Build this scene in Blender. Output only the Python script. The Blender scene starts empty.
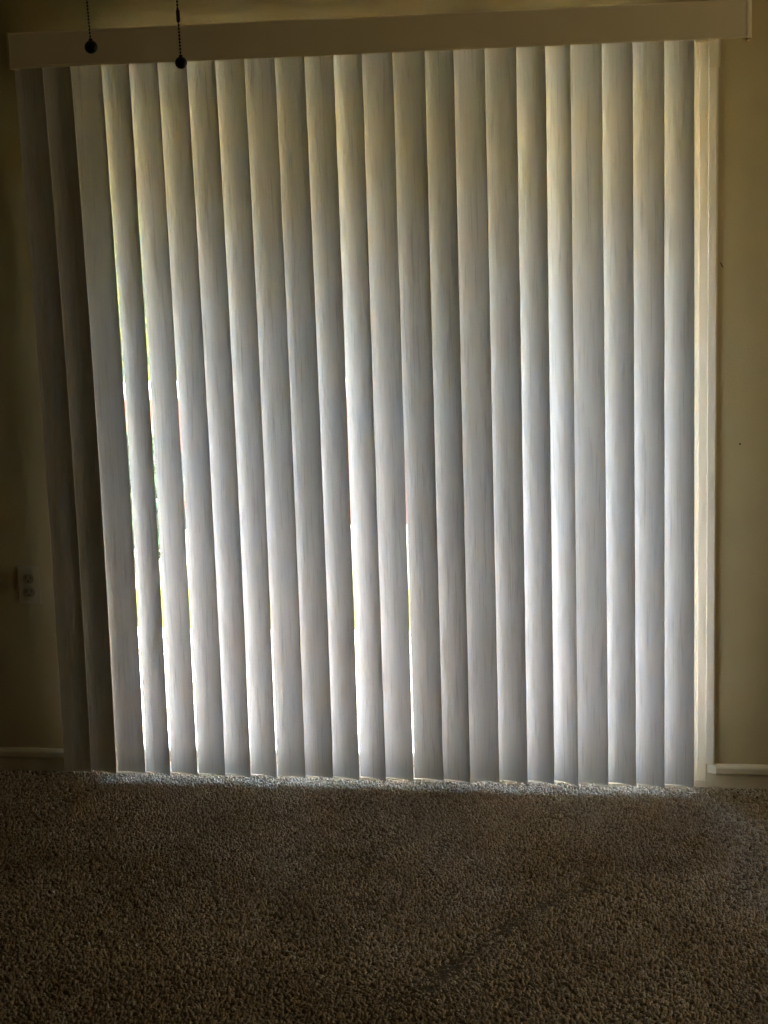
import bpy, bmesh, math, random
import numpy as np
from mathutils import Matrix, Vector, noise as mnoise

random.seed(7)
rng = np.random.default_rng(11)
scene = bpy.context.scene
COL = scene.collection
R = math.radians

# ------------------------------------------------------------------ helpers
def tag(o, label=None, cat=None, group=None, kind=None):
    if label: o['label'] = label
    if cat: o['category'] = cat
    if group: o['group'] = group
    if kind: o['kind'] = kind
    return o

def empty(name, loc=(0, 0, 0)):
    o = bpy.data.objects.new(name, None)
    o.empty_display_size = 0.05
    o.location = loc
    COL.objects.link(o)
    return o

def link(name, me, mat=None, parent=None):
    o = bpy.data.objects.new(name, me)
    COL.objects.link(o)
    if mat is not None:
        me.materials.append(mat)
    if parent is not None:
        o.parent = parent
        o.matrix_parent_inverse = Matrix.Translation(parent.location).inverted()
    return o

def obj(name, bm, mat=None, parent=None, smooth=False):
    me = bpy.data.meshes.new(name)
    bmesh.ops.recalc_face_normals(bm, faces=bm.faces)
    if smooth:
        for f in bm.faces: f.smooth = True
    bm.to_mesh(me); bm.free()
    return link(name, me, mat, parent)

def box(bm, x0, x1, y0, y1, z0, z1, bevel=0.0, seg=2):
    t = bmesh.new()
    bmesh.ops.create_cube(t, size=1.0)
    bmesh.ops.scale(t, vec=(x1 - x0, y1 - y0, z1 - z0), verts=t.verts)
    bmesh.ops.translate(t, vec=((x0 + x1) / 2, (y0 + y1) / 2, (z0 + z1) / 2), verts=t.verts)
    if bevel > 0:
        bmesh.ops.bevel(t, geom=list(t.edges), offset=bevel, segments=seg, affect='EDGES', profile=0.5)
    merge(bm, t)

def merge(bm, t):
    me = bpy.data.meshes.new('tmp'); t.to_mesh(me); t.free()
    bm.from_mesh(me); bpy.data.meshes.remove(me)

def bx(*a, **k):
    bm = bmesh.new(); box(bm, *a, **k); return bm

def extrude_profile(bm, pts, axis, a0, a1, sharp=True):
    """closed 2-D profile swept along an axis; pts are (p, q) in the other two axes (in x,y,z order)."""
    def v3(p, q, a):
        return {'x': (a, p, q), 'y': (p, a, q), 'z': (p, q, a)}[axis]
    A = [bm.verts.new(v3(p, q, a0)) for p, q in pts]
    B = [bm.verts.new(v3(p, q, a1)) for p, q in pts]
    n = len(pts)
    for i in range(n):
        bm.faces.new((A[i], A[(i + 1) % n], B[(i + 1) % n], B[i]))
    bm.faces.new(A[::-1]); bm.faces.new(B)

def sphere(bm, c, r, u=16, v=10):
    t = bmesh.new()
    bmesh.ops.create_uvsphere(t, u_segments=u, v_segments=v, radius=r)
    bmesh.ops.translate(t, vec=c, verts=t.verts)
    for f in t.faces: f.smooth = True
    merge(bm, t)

def cyl(bm, p0, p1, r0, r1=None, n=16):
    r1 = r0 if r1 is None else r1
    p0, p1 = Vector(p0), Vector(p1)
    d = p1 - p0
    t = bmesh.new()
    bmesh.ops.create_cone(t, cap_ends=True, segments=n, radius1=r0, radius2=r1, depth=d.length)
    q = Vector((0, 0, 1)).rotation_difference(d.normalized())
    bmesh.ops.transform(t, matrix=Matrix.Translation((p0 + p1) / 2) @ q.to_matrix().to_4x4(), verts=t.verts)
    merge(bm, t)

# ------------------------------------------------------------------ materials
class NT:
    def __init__(self, name):
        self.m = bpy.data.materials.new(name); self.m.use_nodes = True
        self.t = self.m.node_tree; self.t.nodes.clear()
        self.out = self.n('ShaderNodeOutputMaterial')
    def n(self, typ, **kw):
        nd = self.t.nodes.new(typ)
        for k, v in kw.items(): setattr(nd, k, v)
        return nd
    def l(self, a, b): self.t.links.new(a, b)
    def surf(self, s): self.l(s, self.out.inputs['Surface'])
    def coords(self, scale=(1, 1, 1), which='Object'):
        tc = self.n('ShaderNodeTexCoord'); mp = self.n('ShaderNodeMapping')
        self.l(tc.outputs[which], mp.inputs['Vector'])
        mp.inputs['Scale'].default_value = scale
        return mp.outputs['Vector']
    def noise(self, vec, scale, detail=3, rough=0.5, dist=0.0):
        nz = self.n('ShaderNodeTexNoise')
        self.l(vec, nz.inputs['Vector'])
        nz.inputs['Scale'].default_value = scale
        nz.inputs['Detail'].default_value = detail
        nz.inputs['Roughness'].default_value = rough
        nz.inputs['Distortion'].default_value = dist
        return nz.outputs['Fac']
    def ramp(self, fac, stops):
        r = self.n('ShaderNodeValToRGB')
        e = r.color_ramp.elements
        while len(e) < len(stops): e.new(0.5)
        for x, (p, c) in zip(e, stops):
            x.position = p; x.color = (*c, 1)
        self.l(fac, r.inputs['Fac'])
        return r.outputs['Color']
    def bump(self, h, strength, dist):
        b = self.n('ShaderNodeBump')
        b.inputs['Strength'].default_value = strength
        b.inputs['Distance'].default_value = dist
        self.l(h, b.inputs['Height'])
        return b.outputs['Normal']
    def principled(self, color=None, rough=0.6, spec=0.3, metal=0.0, normal=None):
        p = self.n('ShaderNodeBsdfPrincipled')
        if color is not None:
            if hasattr(color, 'links') or hasattr(color, 'node'):
                self.l(color, p.inputs['Base Color'])
            else:
                p.inputs['Base Color'].default_value = (*color, 1)
        p.inputs['Roughness'].default_value = rough
        p.inputs['Metallic'].default_value = metal
        p.inputs['Specular IOR Level'].default_value = spec
        if normal is not None: self.l(normal, p.inputs['Normal'])
        self.surf(p.outputs['BSDF'])
        return p

def var_mat(name, c0, c1, scale=30, rough=0.6, spec=0.3, bstr=0.0, bscale=200, bdist=0.001, metal=0.0):
    t = NT(name)
    v = t.coords()
    c = t.ramp(t.noise(v, scale), [(0.3, c0), (0.7, c1)])
    nrm = t.bump(t.noise(v, bscale, 2), bstr, bdist) if bstr else None
    t.principled(c, rough, spec, metal, nrm)
    return t.m

# ------------------------------------------------------------------ settings
SLAT_T = 0.14
CARPET0, CARPET1, CARPET2 = (0.43, 0.345, 0.245), (0.59, 0.50, 0.385), (0.74, 0.66, 0.54)
SUN_EL, SUN_AZ, SUN, SKY, FILL, EXPOSURE = 38, 6, 17.5, 3.2, 0.82, 3.0

# paint on the walls: warm cream with a fine orange-peel texture
WALL = var_mat('cream_wall_paint', (0.48, 0.40, 0.215), (0.52, 0.435, 0.24), 6, 0.75, 0.2, 0.35, 130, 0.002)
CEIL = var_mat('ceiling_paint', (0.70, 0.64, 0.50), (0.75, 0.69, 0.55), 4, 0.9, 0.1, 0.5, 90, 0.004)
TRIM = var_mat('white_trim_paint', (0.67, 0.60, 0.47), (0.71, 0.64, 0.51), 12, 0.45, 0.3, 0.08, 60, 0.001)
BASE = var_mat('baseboard_paint', (0.60, 0.53, 0.37), (0.65, 0.57, 0.40), 9, 0.45, 0.3, 0.08, 60, 0.001)
VINYL = var_mat('door_vinyl', (0.67, 0.59, 0.45), (0.71, 0.63, 0.49), 8, 0.35, 0.35, 0.05, 80, 0.001)
VALANCE = var_mat('valance_vinyl', (0.74, 0.64, 0.42), (0.78, 0.68, 0.45), 5, 0.5, 0.3, 0.05, 140, 0.001)
PLATE = var_mat('ivory_plastic', (0.50, 0.43, 0.27), (0.54, 0.47, 0.30), 20, 0.35, 0.4)
RECEPT = var_mat('receptacle_plastic', (0.30, 0.24, 0.16), (0.34, 0.28, 0.19), 20, 0.4, 0.4)
SLOT = var_mat('dark_slot', (0.02, 0.018, 0.015), (0.03, 0.025, 0.02), 20, 0.8, 0.1)
STEEL = var_mat('zinc_steel', (0.45, 0.45, 0.44), (0.5, 0.5, 0.48), 30, 0.35, 0.5, metal=0.9)
BRONZE = var_mat('dark_bronze', (0.010, 0.008, 0.010), (0.018, 0.013, 0.015), 60, 0.5, 0.25)
PATIO = var_mat('patio_concrete', (0.53, 0.455, 0.41), (0.60, 0.52, 0.475), 3, 0.9, 0.1, 0.3, 60, 0.004)
KERBM = var_mat('white_kerb', (0.72, 0.70, 0.66), (0.80, 0.78, 0.74), 8, 0.8, 0.1, 0.3, 50, 0.003)
STEPM = var_mat('cool_grey_concrete', (0.52, 0.58, 0.65), (0.60, 0.66, 0.73), 8, 0.8, 0.1, 0.3, 50, 0.003)
TERRA = var_mat('terracotta_stucco', (0.20, 0.062, 0.032), (0.25, 0.08, 0.042), 5, 0.85, 0.1, 0.5, 60, 0.006)
STUCCO = var_mat('exterior_stucco', (0.60, 0.52, 0.40), (0.66, 0.58, 0.45), 5, 0.9, 0.1, 0.4, 70, 0.004)
SOFFIT = var_mat('soffit_paint', (0.82, 0.56, 0.17), (0.86, 0.60, 0.20), 5, 0.8, 0.1)
ROOFM = var_mat('roof_shingle', (0.16, 0.12, 0.09), (0.24, 0.19, 0.15), 12, 0.9, 0.1, 0.5, 40, 0.01)
BARK = var_mat('bark', (0.10, 0.065, 0.04), (0.17, 0.12, 0.08), 14, 0.9, 0.1, 0.8, 25, 0.02)
FANM = var_mat('fan_bronze', (0.03, 0.02, 0.015), (0.05, 0.035, 0.025), 30, 0.4, 0.4, metal=0.6)

def leaf_mat(name, c0, c1, tr):
    t = NT(name)
    g = t.n('ShaderNodeNewGeometry')
    c = t.ramp(g.outputs['Random Per Island'], [(0.0, c0), (1.0, c1)])
    d = t.n('ShaderNodeBsdfDiffuse'); s = t.n('ShaderNodeBsdfTranslucent'); m = t.n('ShaderNodeMixShader')
    t.l(c, d.inputs['Color']); t.l(c, s.inputs['Color'])
    m.inputs['Fac'].default_value = tr
    t.l(d.outputs[0], m.inputs[1]); t.l(s.outputs[0], m.inputs[2])
    t.surf(m.outputs[0])
    return t.m
LEAF_Y = leaf_mat('hedge_leaf', (0.12, 0.125, 0.015), (0.21, 0.20, 0.03), 0.35)
LEAF_G = leaf_mat('shrub_leaf', (0.05, 0.08, 0.04), (0.09, 0.13, 0.07), 0.3)
GRASS = leaf_mat('lawn_grass', (0.10, 0.12, 0.018), (0.17, 0.18, 0.03), 0.3)

# translucent embossed vinyl of the blind slats
def slat_mat():
    t = NT('translucent_slat_vinyl')
    tc = t.n('ShaderNodeTexCoord')
    oi = t.n('ShaderNodeObjectInfo')
    cb = t.n('ShaderNodeCombineXYZ')
    mu = t.n('ShaderNodeMath', operation='MULTIPLY'); mu.inputs[1].default_value = 37.0
    t.l(oi.outputs['Random'], mu.inputs[0]); t.l(mu.outputs[0], cb.inputs['Z'])
    ad = t.n('ShaderNodeVectorMath', operation='ADD')
    t.l(tc.outputs['Object'], ad.inputs[0]); t.l(cb.outputs[0], ad.inputs[1])
    mp = t.n('ShaderNodeMapping'); mp.inputs['Scale'].default_value = (230, 230, 7)
    t.l(ad.outputs[0], mp.inputs['Vector'])
    fine = t.noise(mp.outputs[0], 1.0, 4, 0.6, 0.6)
    mp2 = t.n('ShaderNodeMapping'); mp2.inputs['Scale'].default_value = (75, 75, 4)
    t.l(ad.outputs[0], mp2.inputs['Vector'])
    wave = t.noise(mp2.outputs[0], 1.0, 2, 0.5, 1.5)
    mix = t.n('ShaderNodeMix'); mix.data_type = 'FLOAT'; mix.inputs[0].default_value = 0.4
    t.l(fine, mix.inputs[2]); t.l(wave, mix.inputs[3])
    f = mix.outputs[0]
    cd = t.ramp(f, [(0.34, (0.64, 0.615, 0.575)), (0.46, (0.80, 0.775, 0.735)), (0.7, (0.83, 0.81, 0.77))])
    ct = t.ramp(f, [(0.34, (0.66, 0.64, 0.60)), (0.46, (0.86, 0.835, 0.795)), (0.7, (0.90, 0.88, 0.845))])
    nrm = t.bump(f, 0.4, 0.002)
    d = t.n('ShaderNodeBsdfDiffuse'); s = t.n('ShaderNodeBsdfTranslucent')
    m = t.n('ShaderNodeMixShader'); m.inputs['Fac'].default_value = SLAT_T
    t.l(cd, d.inputs['Color']); t.l(ct, s.inputs['Color'])
    t.l(nrm, d.inputs['Normal']); t.l(nrm, s.inputs['Normal'])
    t.l(d.outputs[0], m.inputs[1]); t.l(s.outputs[0], m.inputs[2])
    g = t.n('ShaderNodeBsdfGlossy'); g.inputs['Roughness'].default_value = 0.45
    t.l(nrm, g.inputs['Normal'])
    m2 = t.n('ShaderNodeMixShader'); m2.inputs['Fac'].default_value = 0.03
    t.l(m.outputs[0], m2.inputs[1]); t.l(g.outputs[0], m2.inputs[2])
    t.surf(m2.outputs[0])
    return t.m
SLAT = slat_mat()

def glass_mat():
    t = NT('door_glass')
    tr = t.n('ShaderNodeBsdfTransparent'); tr.inputs['Color'].default_value = (0.94, 0.95, 0.95, 1)
    g = t.n('ShaderNodeBsdfGlossy'); g.inputs['Roughness'].default_value = 0.0
    fr = t.n('ShaderNodeFresnel'); fr.inputs['IOR'].default_value = 1.3
    m = t.n('ShaderNodeMixShader')
    t.l(fr.outputs[0], m.inputs['Fac']); t.l(tr.outputs[0], m.inputs[1]); t.l(g.outputs[0], m.inputs[2])
    t.surf(m.outputs[0])
    return t.m
GLASS = glass_mat()

def carpet_mat():
    t = NT('carpet_yarn')
    v = t.coords()
    g = t.n('ShaderNodeNewGeometry')
    big = t.ramp(t.noise(v, 2.2, 3, 0.55, 0.4), [(0.33, (0.68, 0.65, 0.62)), (0.66, (1, 1, 1))])
    yarn = t.ramp(g.outputs['Random Per Island'], [(0.0, CARPET0), (0.5, CARPET1), (1.0, CARPET2)])
    mx = t.n('ShaderNodeMix'); mx.data_type = 'RGBA'; mx.blend_type = 'MULTIPLY'; mx.inputs[0].default_value = 1.0
    t.l(yarn, mx.inputs[6]); t.l(big, mx.inputs[7])
    p = t.principled(mx.outputs[2], 0.95, 0.05)
    return t.m
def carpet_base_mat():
    t = NT('shaded_carpet_backing')
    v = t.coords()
    c = t.ramp(t.noise(v, 160, 3, 0.6), [(0.35, tuple(0.20 * x for x in CARPET0)), (0.65, tuple(0.42 * x for x in CARPET0))])  # yarn colour darkened to stand in for shade between the tufts
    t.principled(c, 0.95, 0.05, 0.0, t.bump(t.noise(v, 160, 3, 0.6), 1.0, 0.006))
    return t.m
YARN = carpet_mat(); SHADED_BACKING = carpet_base_mat()

# ------------------------------------------------------------------ the room shell
XL, XR, YB, ZC = -2.9, 3.25, -7.6, 2.44
T = 0.15                                   # thickness of the outside wall
OX0, OX1, OZ1 = -0.030, 1.765, 2.060       # door opening
ZF = -0.030                                # sub-floor under the carpet pile

bm = bmesh.new()
box(bm, XL - 0.1, OX0, 0, T, ZF - 0.1, ZC + 0.1)
box(bm, OX1, XR + 0.1, 0, T, ZF - 0.1, ZC + 0.1)
box(bm, OX0, OX1, 0, T, OZ1, ZC + 0.1)
w = obj('wall_front', bm, WALL); tag(w, 'cream textured wall around the sliding door', 'wall', kind='structure')
# two small marks in the paint right of the door casing
scuff = bmesh.new()
t_ = bmesh.new(); bmesh.ops.create_circle(t_, cap_ends=True, segments=14, radius=1.0)
bmesh.ops.transform(t_, matrix=Matrix.Translation((1.8015, -0.0006, 1.4425)) @ Matrix.Rotation(R(-28), 4, 'Y') @ Matrix.Diagonal((0.0022, 1, 0.009, 1)) @ Matrix.Rotation(R(90), 4, 'X'), verts=t_.verts)
merge(scuff, t_)
SCUFF = var_mat('scuff', (0.16, 0.11, 0.06), (0.22, 0.16, 0.09), 300, 0.8, 0.1)
obj('scuff_mark', scuff, SCUFF, w)
nh = bmesh.new()
t_ = bmesh.new(); bmesh.ops.create_circle(t_, cap_ends=True, segments=12, radius=0.0026)
bmesh.ops.transform(t_, matrix=Matrix.Translation((1.853, -0.0006, 0.961)) @ Matrix.Rotation(R(90), 4, 'X'), verts=t_.verts)
merge(nh, t_)
obj('nail_hole', nh, SLOT, w)

w = obj('wall_left', bx(XL - 0.1, XL, YB, 0, ZF - 0.1, ZC + 0.1), WALL); tag(w, 'plain cream wall on the left of the room', 'wall', kind='structure')
w = obj('wall_back', bx(XL - 0.1, XR + 0.1, YB - 0.1, YB, ZF - 0.1, ZC + 0.1), WALL); tag(w, 'plain cream wall at the back of the room', 'wall', kind='structure')
w = obj('wall_right', bx(XR, XR + 0.1, YB, 0, ZF - 0.1, ZC + 0.1), WALL); tag(w, 'plain cream wall on the right of the room', 'wall', kind='structure')
w = obj('ceiling', bx(XL - 0.1, XR + 0.1, YB - 0.1, T, ZC, ZC + 0.1), CEIL); tag(w, 'flat ceiling above the room', 'ceiling', kind='structure')
w = obj('floor', bx(XL - 0.1, XR + 0.1, YB - 0.1, 0.0, ZF - 0.1, ZF + 0.012), SHADED_BACKING); tag(w, 'floor under the brown carpet pile', 'floor', kind='structure')

# ------------------------------------------------------------------ carpet pile (nobody could count the tufts)
def carpet():
    x0, x1, y0, y1, s = -0.62, 2.35, -1.85, -0.012, 0.0070
    nx, ny = int((x1 - x0) / s), int((y1 - y0) / s)
    gx, gy = np.meshgrid(np.arange(nx), np.arange(ny), indexing='ij')
    X = x0 + (gx + rng.uniform(-.45, .45, gx.shape)) * s
    Y = y0 + (gy + rng.uniform(-.45, .45, gx.shape)) * s
    X = X.ravel(); Y = Y.ravel()
    n = len(X)
    # slow fields built from random waves: lean of the pile and crushed areas
    def field(seed, lo, hi, k=14):
        g = np.random.default_rng(seed); f = np.zeros(n)
        for _ in range(k):
            a = g.uniform(0, 2 * np.pi); w_ = 2 * np.pi / g.uniform(lo, hi)
            f += np.cos(w_ * (X * np.cos(a) + Y * np.sin(a)) + g.uniform(0, 6.28))
        return f / math.sqrt(k / 2)
    f1, f2, f3, f4 = field(1, .5, 1.4), field(2, .5, 1.4), field(3, .014, .034, 24), field(4, .06, .25)
    # a crescent crease left by a foot: pile dips along it
    def seg(ax, ay, bx_, by_):
        dx, dy = bx_ - ax, by_ - ay
        t = np.clip(((X - ax) * dx + (Y - ay) * dy) / (dx * dx + dy * dy), 0, 1)
        return np.hypot(X - ax - t * dx, Y - ay - t * dy)
    path = [(1.53, -.765), (1.47, -.735), (1.41, -.765), (1.36, -.86), (1.30, -.95), (1.22, -1.10), (1.15, -1.28)]
    dmin = np.full(n, 9.0)
    for a, b in zip(path[:-1], path[1:]):
        dmin = np.minimum(dmin, seg(*a, *b))
    crease = np.exp(-(dmin / (.024 + .006 * np.sin(X * 40))) ** 2)
    dents = 0
    for cx_, cy_, ra, rb, am in ((.855, -.585, .09, .02, .55), (.24, -.85, .03, .02, .6), (1.17, -1.20, .07, .05, .2), (1.02, -.62, .06, .015, .35), (1.50, -.60, .05, .012, .35), (.55, -1.15, .10, .03, .3), (1.05, -1.33, .12, .04, .4)):
        dents = dents + am * np.exp(-((X - cx_) / ra) ** 2 - ((Y - cy_) / rb) ** 2)
    spot = np.exp(-((X - .83) ** 2 / .022 ** 2 + (Y + .135) ** 2 / .02 ** 2))
    pit = np.clip(crease * np.clip(.68 + .3 * f4, .2, 1) + spot + dents, 0, 1)
    edge = np.clip((Y + .085) / .03, 0, 1)          # pile kept shorter along the door sill so it shades itself less
    h = .0118 + .0020 * f3 + .0012 * f4 + rng.normal(0, .0014, n) - .0095 * pit - .0018 * edge
    h = np.clip(h, .0035, .020)
    ang = f1 * 1.2 + rng.normal(0, 1.6, n)
    lean = .0016 + .0008 * f2 + rng.uniform(0, .004, n)
    LX, LY = lean * np.cos(ang), lean * np.sin(ang)
    r = rng.uniform(.0038, .0056, n)
    phi = rng.uniform(0, 6.28, n)
    zb = ZF + .006
    V = np.zeros((n, 10, 3), np.float32)
    for j in range(3):
        a = phi + j * 2.094
        V[:, j] = np.stack([X + .55 * r * np.cos(a), Y + .55 * r * np.sin(a), np.full(n, zb)], 1)
        a2 = a + .7
        V[:, 3 + j] = np.stack([X + .45 * LX + r * np.cos(a2), Y + .45 * LY + r * np.sin(a2), zb + .55 * h], 1)
        a3 = a + 1.4
        V[:, 6 + j] = np.stack([X + LX + .85 * r * np.cos(a3), Y + LY + .85 * r * np.sin(a3), zb + .92 * h], 1)
    V[:, 9] = np.stack([X + 1.1 * LX, Y + 1.1 * LY, zb + 1.05 * h], 1)
    tri = []
    for base in (0, 3):
        for j in range(3):
            a, b = base + j, base + (j + 1) % 3
            tri += [(a, b, b + 3), (a, b + 3, a + 3)]
    for j in range(3):
        tri.append((6 + j, 6 + (j + 1) % 3, 9))
    tri = np.array(tri, np.int32)
    F = (tri[None] + (np.arange(n, dtype=np.int32) * 10)[:, None, None]).reshape(-1)
    me = bpy.data.meshes.new('carpet_pile')
    me.vertices.add(n * 10); me.vertices.foreach_set('co', V.reshape(-1))
    nf = len(F) // 3
    me.loops.add(len(F)); me.loops.foreach_set('vertex_index', F)
    me.polygons.add(nf)
    me.polygons.foreach_set('loop_start', np.arange(0, len(F), 3, dtype=np.int32))
    me.polygons.foreach_set('loop_total', np.full(nf, 3, np.int32))
    me.polygons.foreach_set('use_smooth', np.ones(nf, bool))
    me.update(calc_edges=True); me.validate()
    return link('carpet_pile', me, YARN)
tag(carpet(), 'brown cut pile carpet covering the floor below the blinds', 'carpet', kind='stuff')

# ------------------------------------------------------------------ baseboards: a plain board with a narrower ledged strip on top
def baseboard(name, x0, x1, label):
    o = obj(name, bx(x0, x1, -0.011, 0, ZF, 0.026, bevel=.001), BASE)
    tag(o, label, 'baseboard', kind='structure')
    b2 = bmesh.new()
    extrude_profile(b2, [(0, .0255), (-.017, .0255), (-.0185, .028), (-.0185, .043), (-.016, .047), (-.009, .0505), (0, .0515)], 'x', x0, x1)
    obj('baseboard_cap', b2, BASE, o)
    return o
baseboard('baseboard_left', XL, -0.057, 'low stepped baseboard below the outlet left of the blinds')
bbr = baseboard('baseboard_right', 1.793, XR, 'low stepped baseboard right of the door casing')
blk = bmesh.new()
box(blk, 1.767, 1.793, -.009, 0, ZF, .026, bevel=.001)
obj('baseboard_end', blk, BASE, bbr)
blk = bmesh.new()
extrude_profile(blk, [(1.7935, -.0185), (1.7935, 0), (1.768, 0), (1.772, -.006)], 'z', .026, .0505)
obj('baseboard_return', blk, BASE, bbr)

# ------------------------------------------------------------------ door casing
def casing(name, x0, x1, z0, z1, label, mat=TRIM):
    b = bmesh.new()
    extrude_profile(b, [(x0, 0), (x0, -.013), (x0 + .002, -.015), (x1 - .004, -.015), (x1 - .001, -.0125), (x1, -.009), (x1, 0)], 'z', z0, z1)
    return tag(obj(name, b, mat), label, 'trim', kind='structure')
casing('trim_1', 1.765, 1.7905, .053, 1.951, 'narrow white vertical casing at the right edge of the door')
casing('trim_2', 1.7645, 1.7945, 1.951, 2.16, 'short cream casing block above the right door casing', BASE)
casing('trim_3', -.0555, -.030, ZF, 2.05, 'narrow vertical casing behind the dark left slats')
b = bmesh.new(); box(b, -.030, 1.7645, -.004, 0, 2.0585, 2.09, bevel=.001)
box(b, 1.7300, 1.7645, -.0125, 0, 2.0165, 2.09, bevel=.001)
tag(obj('trim_4', b, WALL), 'head casing above the sliding door behind the valance', 'trim', kind='structure')

# ------------------------------------------------------------------ sliding glass door
door = empty('door_1', ((OX0 + OX1) / 2, .05, ZF))
tag(door, 'sliding glass patio door in a white vinyl frame behind the blinds', 'door', kind='structure')
b = bmesh.new()
extrude_profile(b, [(OX1, -.006), (1.7435, -.006), (1.742, -.0045), (1.742, .022), (1.7305, .022), (1.7305, .062), (1.736, .062), (1.736, .072), (1.7305, .072), (1.7305, .14), (OX1, .14)], 'z', ZF, OZ1)
obj('right_jamb', b, VINYL, door)
b = bmesh.new()
extrude_profile(b, [(OX0, -.006), (OX0 + .0215, -.006), (OX0 + .023, -.0045), (OX0 + .023, .022), (OX0 + .0345, .022), (OX0 + .0345, .14), (OX0, .14)], 'z', ZF, OZ1)
obj('left_jamb', b, VINYL, door)
b = bmesh.new()
extrude_profile(b, [(-.006, OZ1), (-.006, 2.054), (.022, 2.050), (.022, 2.044), (.14, 2.044), (.14, OZ1)], 'x', OX0 + .0345, 1.7305)
obj('head_jamb', b, VINYL, door)
b = bmesh.new()
extrude_profile(b, [(-.018, ZF), (-.018, -.010), (-.014, -.006), (.060, -.004), (.062, .006), (.068, .006), (.068, -.004), (.092, -.004), (.092, .006), (.098, .006), (.100, -.006), (.14, -.02), (.14, ZF)], 'x', OX0 + .0345, 1.7305)
obj('threshold', b, VINYL, door)
b = bmesh.new(); box(b, 1.7310, 1.766, -.0085, -.006, -.028, .004, bevel=.0008)
obj('jamb_foot', b, VINYL, door)

def panel(name, x0, x1, y0, y1, sl, sr):
    p = obj(name, bx(x0, x0 + sl, y0, y1, .008, 2.043, bevel=.003), VINYL, door)
    def sub(n_, b_, m_):
        o = obj(n_, b_, m_); o.parent = p
        o.matrix_parent_inverse = Matrix.Translation(door.location).inverted() @ Matrix.Identity(4)
        o.matrix_parent_inverse = p.matrix_parent_inverse.inverted() @ Matrix.Identity(4) if False else Matrix.Identity(4)
        return o
    sub('stile', bx(x1 - sr, x1, y0, y1, .008, 2.043, bevel=.003), VINYL)
    sub('top_rail', bx(x0 + sl, x1 - sr, y0, y1, 2.022, 2.043, bevel=.003), VINYL)
    sub('bottom_rail', bx(x0 + sl, x1 - sr, y0, y1, .004, .030, bevel=.002), VINYL)
    sub('glass', bx(x0 + sl - .004, x1 - sr + .004, (y0 + y1) / 2 - .002, (y0 + y1) / 2 + .002, .028, 2.024), GLASS)
    return p
pf = panel('sliding_panel', .0045, 1.012, .066, .096, .066, .065)
panel('fixed_panel', .948, 1.7295, .104, .134, .065, .012)

# ------------------------------------------------------------------ vertical blind
blind = empty('vertical_blind', (.885, -.08, 2.03))
tag(blind, 'white wood-grain vertical blind with rotated slats hanging over the sliding door', 'blinds')

# slat table: centre x and turn at the top, centre x and turn at the foot
SLATS = [
    (-0.0510, 12.6, -0.0518, 9.4),
    (0.0270, 10.3, 0.0263, 13.8),
    (0.1104, 3.5, 0.1117, 8.8),
    (0.1929, 15.7, 0.1934, 21.6),
    (0.2706, 11.5, 0.2724, 17.4),
    (0.3505, 11.1, 0.3546, 14.6),
    (0.4290, 11.0, 0.4327, 20.4),
    (0.5089, 12.1, 0.5098, 21.3),
    (0.5893, 5.6, 0.5906, 13.2),
    (0.6707, 9.8, 0.6712, 11.6),
    (0.7499, 14.0, 0.7501, 19.0),
    (0.8284, 18.6, 0.8297, 25.6),
    (0.9068, 12.3, 0.9055, 17.7),
    (0.9903, 5.5, 0.9905, 14.1),
    (1.0701, 19.2, 1.0689, 18.8),
    (1.1485, 10.1, 1.1476, 8.4),
    (1.2304, 10.8, 1.2291, 15.6),
    (1.3095, 21.6, 1.3070, 22.7),
    (1.3802, 37.3, 1.3790, 35.0),
    (1.4511, 15.7, 1.4534, 10.0),
    (1.5309, 20.0, 1.5337, 23.9),
    (1.6104, 18.0, 1.6114, 21.9),
    (1.6886, 25.8, 1.6911, 19.1),
]

MID = {3: 5.5, 4: 3.0, 5: 1.5, 7: 1.0, 8: 1.0, 11: 4.0, 13: 2.5}   # some slats are twisted most at half height
W = .089; ZT, ZBOT = 2.030, .012; BOW = .0065; TH = .0009
def slat(ct, at, cb, ab, zb, mid=0.0, yc=-.08, bow=0.0):
    b = bmesh.new()
    NU, NV = 12, 16
    front, back = [], []
    for j in range(NV + 1):
        s = j / NV
        c = ct + (cb - ct) * s + bow * 4 * s * (1 - s); a = R(at + (ab - at) * s + mid * 4 * s * (1 - s)); z = ZT + (zb - ZT) * s
        d = Vector((math.cos(a), -math.sin(a), 0)); nrm = Vector((math.sin(a), math.cos(a), 0))
        rf, rb = [], []
        for i in range(NU + 1):
            u = i / NU * 2 - 1
            off = BOW * (1 - u * u) - BOW * .5
            p = Vector((c, yc, z)) + d * (u * W / 2) + nrm * off
            tn = (d - nrm * (BOW * 2 * u * 2 / W)).normalized()
            nn = Vector((-tn.y, tn.x, 0))
            rf.append(b.verts.new(p)); rb.append(b.verts.new(p + nn * TH))
        front.append(rf); back.append(rb)
    for j in range(NV):
        for i in range(NU):
            f = b.faces.new((front[j][i], front[j][i + 1], front[j + 1][i + 1], front[j + 1][i])); f.smooth = True
            f = b.faces.new((back[j][i + 1], back[j][i], back[j + 1][i], back[j + 1][i + 1])); f.smooth = True
        for i in (0, NU):
            f = b.faces.new((front[j][i], front[j + 1][i], back[j + 1][i], back[j][i]))
            for e in f.edges: e.smooth = False
    for j in (0, NV):
        for i in range(NU):
            f = b.faces.new((front[j][i], front[j][i + 1], back[j][i + 1], back[j][i]))
            for e in f.edges: e.smooth = False
    return b
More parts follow.
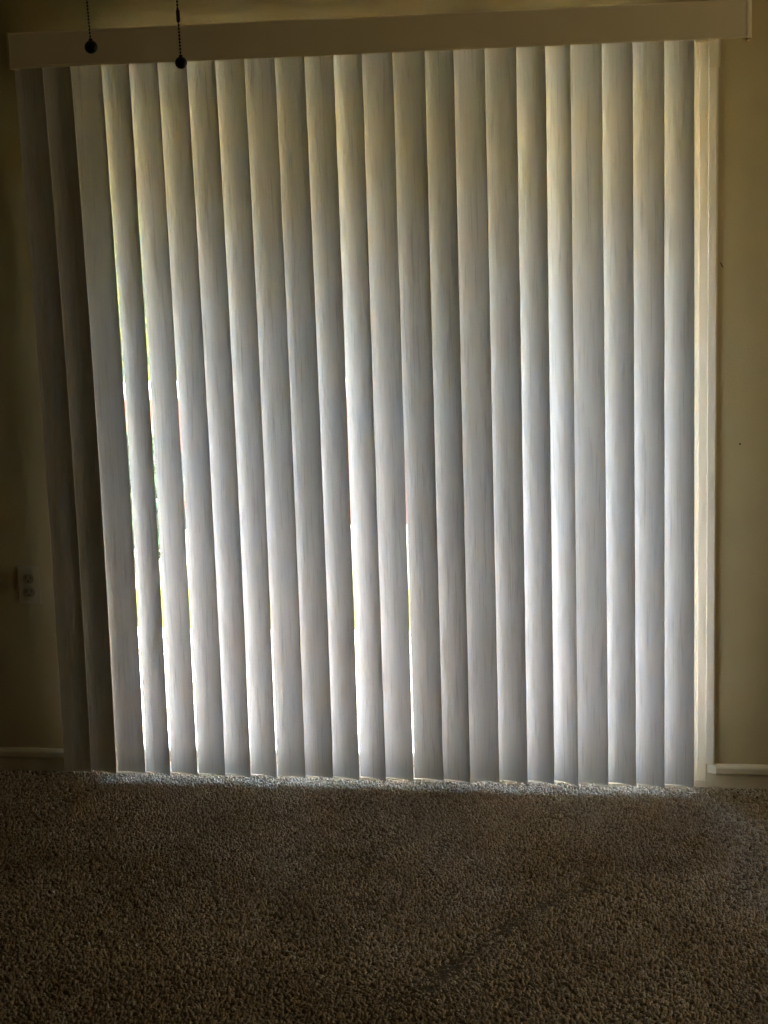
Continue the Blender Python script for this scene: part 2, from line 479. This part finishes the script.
for k, (ct, at, cb, ab) in enumerate(SLATS):
    zb = ZBOT + random.uniform(-.0015, .0015)
    so = obj('slat', slat(ct, at, cb, ab, zb, MID.get(k, 0.0), -.08, .0085 * max(0.0, 1 - k / 14)), SLAT, blind)
    if k < 2:
        so['label'] = 'dark slat hanging in front of the solid wall'
    h = bmesh.new()
    a = R(at)
    box(h, ct - .004, ct + .004, -.0835, -.0765, 2.022, 2.052, bevel=.0015)
    ho = obj('hanger_clip', h, STEEL if False else PLATE); ho.parent = so

# extra unseen slat added tight behind the second one to block light through it
ct, at, cb, ab = SLATS[1]
obj('slat', slat(ct - .002, at, cb - .002, ab, ZBOT + .001, 0.0, -.072, .0079), SLAT, blind)

hr = bmesh.new()
extrude_profile(hr, [(-.104, 2.050), (-.104, 2.082), (-.070, 2.082), (-.070, 2.050), (-.076, 2.050), (-.076, 2.053), (-.073, 2.053), (-.073, 2.079), (-.101, 2.079), (-.101, 2.053), (-.088, 2.053), (-.088, 2.050)], 'x', -.082, 1.846)
obj('headrail', hr, TRIM, blind)
for x in (.10, .62, 1.14, 1.66):
    br = bmesh.new()
    box(br, x - .02, x + .02, -.06, 0, 2.079, 2.084, bevel=.001)
    box(br, x - .02, x + .02, -.13, -.06, 2.082, 2.085, bevel=.001)
    box(br, x - .02, x + .02, -.003, 0, 2.079, 2.118, bevel=.001)
    obj('mounting_bracket', br, STEEL, blind)

# valance: a front board with lips, and two returns with rounded corners
VX0, VX1, VY, VZ0, VZ1 = -.087, 1.868, -.150, 2.0155, 2.1085
RC = .012
vb = bmesh.new()
extrude_profile(vb, [(VY, VZ0), (VY, VZ0 + .006), (VY + .0012, VZ0 + .007), (VY + .0012, VZ1 - .007), (VY, VZ1 - .006), (VY, VZ1), (VY + .006, VZ1), (VY + .006, VZ0)], 'x', VX0 + RC, VX1 - RC)
val = obj('valance', vb, VALANCE, blind)
for sx, xe in ((-1, VX0), (1, VX1)):
    pts = []
    for i in range(9):
        a = i / 8 * math.pi / 2
        pts.append((xe - sx * RC + sx * RC * math.sin(a), VY + RC - RC * math.cos(a)))
    pts.append((xe, -.001))
    inner = [(xe - sx * .005, -.001)]
    for i in range(9):
        a = (1 - i / 8) * math.pi / 2
        r_ = RC - .005
        inner.append((xe - sx * RC + sx * r_ * math.sin(a), VY + RC - r_ * math.cos(a)))
    vb = bmesh.new()
    extrude_profile(vb, pts + inner, 'z', VZ0 - .0004, VZ1 + .0004)
    o = obj('valance_return', vb, VALANCE); o.parent = val

# ------------------------------------------------------------------ wall outlet
out = empty('electrical_outlet', (-.1905, 0, .554))
tag(out, 'ivory duplex electrical outlet on the wall left of the blinds', 'outlet')
pb = bmesh.new()
box(pb, -.2255, -.1555, -.006, 0, .4970, .6110, bevel=.0035, seg=3)
obj('cover_plate', pb, PLATE, out)
for zc in (.5745, .5335):
    rb = bmesh.new()
    n = 28; pts = []
    for i in range(n):
        a = 2 * math.pi * i / n
        x = .0172 * math.cos(a); z = max(-.0142, min(.0142, .0172 * math.sin(a)))
        pts.append((-.1905 + x, zc + z))
    extrude_profile(rb, pts, 'y', -.0085, -.0055)
    ro = obj('receptacle', rb, RECEPT, out)
    sb = bmesh.new()
    box(sb, -.1985, -.1963, -.0088, -.0082, zc + .000, zc + .0085)
    box(sb, -.1850, -.1828, -.0088, -.0082, zc + .0005, zc + .0075)
    cyl(sb, (-.1905, -.0088, zc - .0075), (-.1905, -.0082, zc - .0075), .0026)
    so = obj('slots', sb, SLOT); so.parent = ro
sb = bmesh.new(); cyl(sb, (-.1905, -.0075, .554), (-.1905, -.0055, .554), .0032); obj('screw', sb, STEEL, out)

# ------------------------------------------------------------------ ceiling fan pull chains
def pull_chain(x, zball, label, connector, rball, lean):
    t = empty('pull_chain', (x, -2.3, zball))
    tag(t, label, 'pull chain', 'pull chains hanging in front of the blinds')
    c = bmesh.new()
    z = zball + rball + .0055; k = 0
    P = lambda zz: (x - lean * (zz - zball), -2.3, zz)
    while z < ZC - .002:
        if connector is None or abs(z - connector) > .0085:
            sphere(c, P(z), .0017, 8, 6)
        z += .0046; k += 1
    cyl(c, P(zball + rball), P(ZC - .001), .00055, n=6)
    obj('bead_chain', c, BRONZE, t)
    b_ = bmesh.new()
    sphere(b_, (x, -2.3, zball), rball, 24, 16)
    cyl(b_, (x, -2.3, zball + rball * .85), (x, -2.3, zball + rball * 1.28), rball * .38, rball * .25)
    obj('ball', b_, BRONZE, t)
    if connector:
        q = bmesh.new()
        cyl(q, P(connector - .0065), P(connector + .0065), .0027, n=12)
        sphere(q, P(connector - .0065), .0027, 12, 8); sphere(q, P(connector + .0065), .0027, 12, 8)
        obj('chain_connector', q, BRONZE, t)
    cp = bmesh.new(); cyl(cp, P(ZC - .012), P(ZC), .004, .008); obj('ceiling_cup', cp, BRONZE, t)
pull_chain(.8579, 1.9205, 'pull chain with the higher dark ball, in front of the valance at the far left', None, .0092, .026)
pull_chain(.9878, 1.8937, 'pull chain with the lower dark ball, hanging over the slat tops', 1.9572, .0085, .012)

# ------------------------------------------------------------------ outside the door
pat = tag(obj('patio_slab', bx(-3.5, 5.5, .40, 1.36, -.20, -.05), PATIO), 'sunlit pale concrete patio outside the door', 'patio', kind='structure')
tag(obj('door_step', bx(-.6, 2.4, T, .385, -.20, -.042, bevel=.006), STEPM), 'pale concrete door step outside the sliding door', 'step', kind='structure')
tag(obj('garden_ground', bx(-14, 14, 1.36, 18, -.28, -.075), var_mat('soil', (.20, .17, .07), (.30, .26, .10), 6, .95, .05)), 'soil and turf of the garden behind the patio', 'ground', kind='structure')
gr = bmesh.new()
def grass(n_, x0, x1, y0, y1):
    V, F = [], []
    X = rng.uniform(x0, x1, n_); Y = rng.uniform(y0, y1, n_); A = rng.uniform(0, 6.28, n_); H = rng.uniform(.02, .05, n_); L = rng.uniform(0, .02, n_)
    w_ = .004
    V = np.zeros((n_, 3, 3), np.float32)
    V[:, 0] = np.stack([X - w_ * np.cos(A), Y - w_ * np.sin(A), np.full(n_, -.078)], 1)
    V[:, 1] = np.stack([X + w_ * np.cos(A), Y + w_ * np.sin(A), np.full(n_, -.078)], 1)
    V[:, 2] = np.stack([X + L * np.sin(A), Y + L * np.cos(A), -.078 + H], 1)
    me = bpy.data.meshes.new('lawn_grass')
    me.from_pydata(V.reshape(-1, 3).tolist(), [], [(3 * i, 3 * i + 1, 3 * i + 2) for i in range(n_)])
    return link('lawn_grass', me, GRASS)
tag(grass(50000, -2.4, 2.6, 1.72, 2.38), 'short yellow-green grass between patio and garden wall', 'grass', kind='stuff')
k = bmesh.new()
x = -3.4
while x < 5.2:
    box(k, x, x + .385, 1.44, 1.70, -.10, -.045 + random.uniform(-.004, .004), bevel=.01); x += .40
tag(obj('paver_border', k, KERBM), 'row of pale pavers along the edge of the patio', 'paving', kind='structure')
tag(obj('garden_kerb', bx(-6, 6, 2.86, 2.98, -.10, .10, bevel=.012), KERBM), 'white kerb at the foot of the garden wall', 'kerb')
gw = tag(obj('garden_wall', bx(-6, 6, 3.06, 3.24, -.10, .68), TERRA), 'low terracotta garden wall with a white coping', 'wall')
obj('coping', bx(-6, 6, 3.02, 3.28, .68, .735, bevel=.01), KERBM, gw)

def leaves(name, n_, fn, size, mat, parent=None):
    V = np.zeros((n_, 4, 3), np.float32)
    P = fn(n_)
    for q in range(n_):
        a, b_ = rng.uniform(0, 6.28), rng.uniform(-.9, .9)
        d = np.array([math.cos(a) * math.cos(b_), math.sin(a) * math.cos(b_), math.sin(b_)])
        s = np.cross(d, rng.normal(size=3)); s /= np.linalg.norm(s) + 1e-9
        L = size * rng.uniform(.7, 1.3)
        V[q, 0] = P[q]; V[q, 1] = P[q] + d * L * .5 + s * L * .28; V[q, 2] = P[q] + d * L; V[q, 3] = P[q] + d * L * .5 - s * L * .28
    me = bpy.data.meshes.new(name)
    me.from_pydata(V.reshape(-1, 3).tolist(), [], [(4 * i, 4 * i + 1, 4 * i + 2, 4 * i + 3) for i in range(n_)])
    return link(name, me, mat, parent)
def in_box(x0, x1, y0, y1, z0, z1):
    return lambda n_: np.stack([rng.uniform(x0, x1, n_), rng.uniform(y0, y1, n_), rng.uniform(z0, z1, n_)], 1)
def in_ball(c, r):
    def f(n_):
        d = rng.normal(size=(n_, 3)); d /= np.linalg.norm(d, axis=1)[:, None]
        return np.array(c) + d * np.array(r) * rng.uniform(.45, .85, (n_, 1))
    return f
def shrub(x, y, r, h, label, mat=LEAF_G, n_=1500, size=.07):
    t = empty('garden_shrub', (x, y, -.075)); tag(t, label, 'shrub', 'shrubs along the garden wall')
    leaves('foliage', n_, in_ball((x, y, -.075 + h * .55), (r, r * .6, h * .5)), size, mat, t)
    s = bmesh.new()
    for q in range(5):
        a = q * 1.3
        cyl(s, (x + .02 * math.cos(a), y + .02 * math.sin(a), -.08), (x + r * .5 * math.cos(a), y + r * .3 * math.sin(a), -.075 + h * .6), .009, .004, 6)
    obj('stem', s, BARK, t)
shrub(-1.35, 2.62, .32, .62, 'pale green rounded shrub in front of the terracotta wall, leftmost of the three')
shrub(-.68, 2.62, .30, .70, 'pale green shrub in front of the terracotta wall, middle one of the three')
shrub(-.16, 2.62, .19, .66, 'small pale green shrub at the bare stretch of terracotta wall')
hb = bmesh.new()
box(hb, -6, 6, 4.4, 5.2, -.08, 3.5)
hedge = leaves('hedge', 36000, in_box(-6, 6, 4.1, 5.6, 0, 3.9), .15, LEAF_Y)
tag(hedge, 'tall yellow-green hedge behind the garden wall', 'hedge')
obj('hedge_core', hb, LEAF_G, hedge)

# unseen eave, added to hide sky from the slat tops and warm them
ev = tag(obj('unseen_eave', bx(-1.85, 5, T, 1.55, 2.46, 2.62), SOFFIT), 'added unseen roof eave with a yellow soffit over the patio door', 'eave', kind='structure')
obj('roof_cover', bx(-1.85, 5, YB - .3, 1.60, 2.621, 2.70), ROOFM, ev)

# ------------------------------------------------------------------ light
world = bpy.data.worlds.new('sky'); scene.world = world; world.use_nodes = True
nt = world.node_tree; nt.nodes.clear()
wo = nt.nodes.new('ShaderNodeOutputWorld'); bg = nt.nodes.new('ShaderNodeBackground'); sk = nt.nodes.new('ShaderNodeTexSky')
sk.sky_type = 'NISHITA'; sk.sun_disc = False; sk.sun_elevation = R(SUN_EL); sk.sun_rotation = R(-90); sk.air_density = 1.0; sk.dust_density = 0.8; sk.ozone_density = 1.1
nt.links.new(sk.outputs[0], bg.inputs['Color']); bg.inputs['Strength'].default_value = SKY
nt.links.new(bg.outputs[0], wo.inputs['Surface'])

sun = bpy.data.lights.new('sun', 'SUN'); sun.energy = SUN; sun.angle = R(.6); sun.color = (1, .93, .84)
so = bpy.data.objects.new('sun', sun); COL.objects.link(so)
az, el = R(SUN_AZ), R(SUN_EL)          # light travels towards +x and a little towards the garden (+y)
d = Vector((math.cos(az) * math.cos(el), math.sin(az) * math.cos(el), -math.sin(el)))
so.rotation_euler = d.to_track_quat('-Z', 'Y').to_euler(); so.location = (-4, 2, 6)

# portal so that the sky is sampled through the door glass
pl = bpy.data.lights.new('door_portal', 'AREA'); pl.shape = 'RECTANGLE'; pl.size = 1.8; pl.size_y = 2.08; pl.cycles.is_portal = True
po = bpy.data.objects.new('door_portal', pl); COL.objects.link(po); po.location = (.86, .148, 1.02); po.rotation_euler = (R(-90), 0, 0)

# added warm fill from the right, no fixture, tilted up to spare the carpet
lm = bpy.data.lights.new('warm_fill_light', 'AREA'); lm.shape = 'DISK'; lm.size = .35; lm.energy = FILL; lm.color = (1, .82, .53)
lo = bpy.data.objects.new('warm_fill_light', lm); COL.objects.link(lo); lo.location = (XR - .12, -1.15, 1.25)
lo.rotation_euler = Vector((-math.cos(R(15)), 0, math.sin(R(15)))).to_track_quat('-Z', 'Y').to_euler()

# ------------------------------------------------------------------ camera
cam = bpy.data.cameras.new('camera'); co = bpy.data.objects.new('camera', cam); COL.objects.link(co)
cam.sensor_fit = 'VERTICAL'; cam.sensor_height = 36.0; cam.lens = 1748.36 * 36 / 1024
rx, ry, rz = -.20136848, .03319674, .16533171
cx, sx, cy, sy, cz, sz = math.cos(rx), math.sin(rx), math.cos(ry), math.sin(ry), math.cos(rz), math.sin(rz)
Yw = Matrix(((cz, sz, 0), (-sz, cz, 0), (0, 0, 1))); Pw = Matrix(((1, 0, 0), (0, cx, sx), (0, -sx, cx))); Rw = Matrix(((cy, 0, -sy), (0, 1, 0), (sy, 0, cy)))
M = Rw @ Pw @ Yw
right, fwd, up = Vector(M[0]), Vector(M[1]), Vector(M[2])
co.matrix_world = Matrix.Translation((1.66537, -4.75673, 1.75765)) @ Matrix((right, up, -fwd)).transposed().to_4x4()
cam.clip_start = .05
scene.camera = co

scene.view_settings.view_transform = 'Standard'; scene.view_settings.look = 'None'
scene.view_settings.gamma = 1; scene.view_settings.use_curve_mapping = False
scene.view_settings.exposure = EXPOSURE
cy_ = scene.cycles
cy_.use_denoising = True
cy_.use_guiding = True
cy_.use_surface_guiding = True
cy_.max_bounces = 14; cy_.diffuse_bounces = 9; cy_.transmission_bounces = 9; cy_.transparent_max_bounces = 12; cy_.glossy_bounces = 3
cy_.sample_clamp_indirect = 3.0
cy_.caustics_reflective = False; cy_.caustics_refractive = False
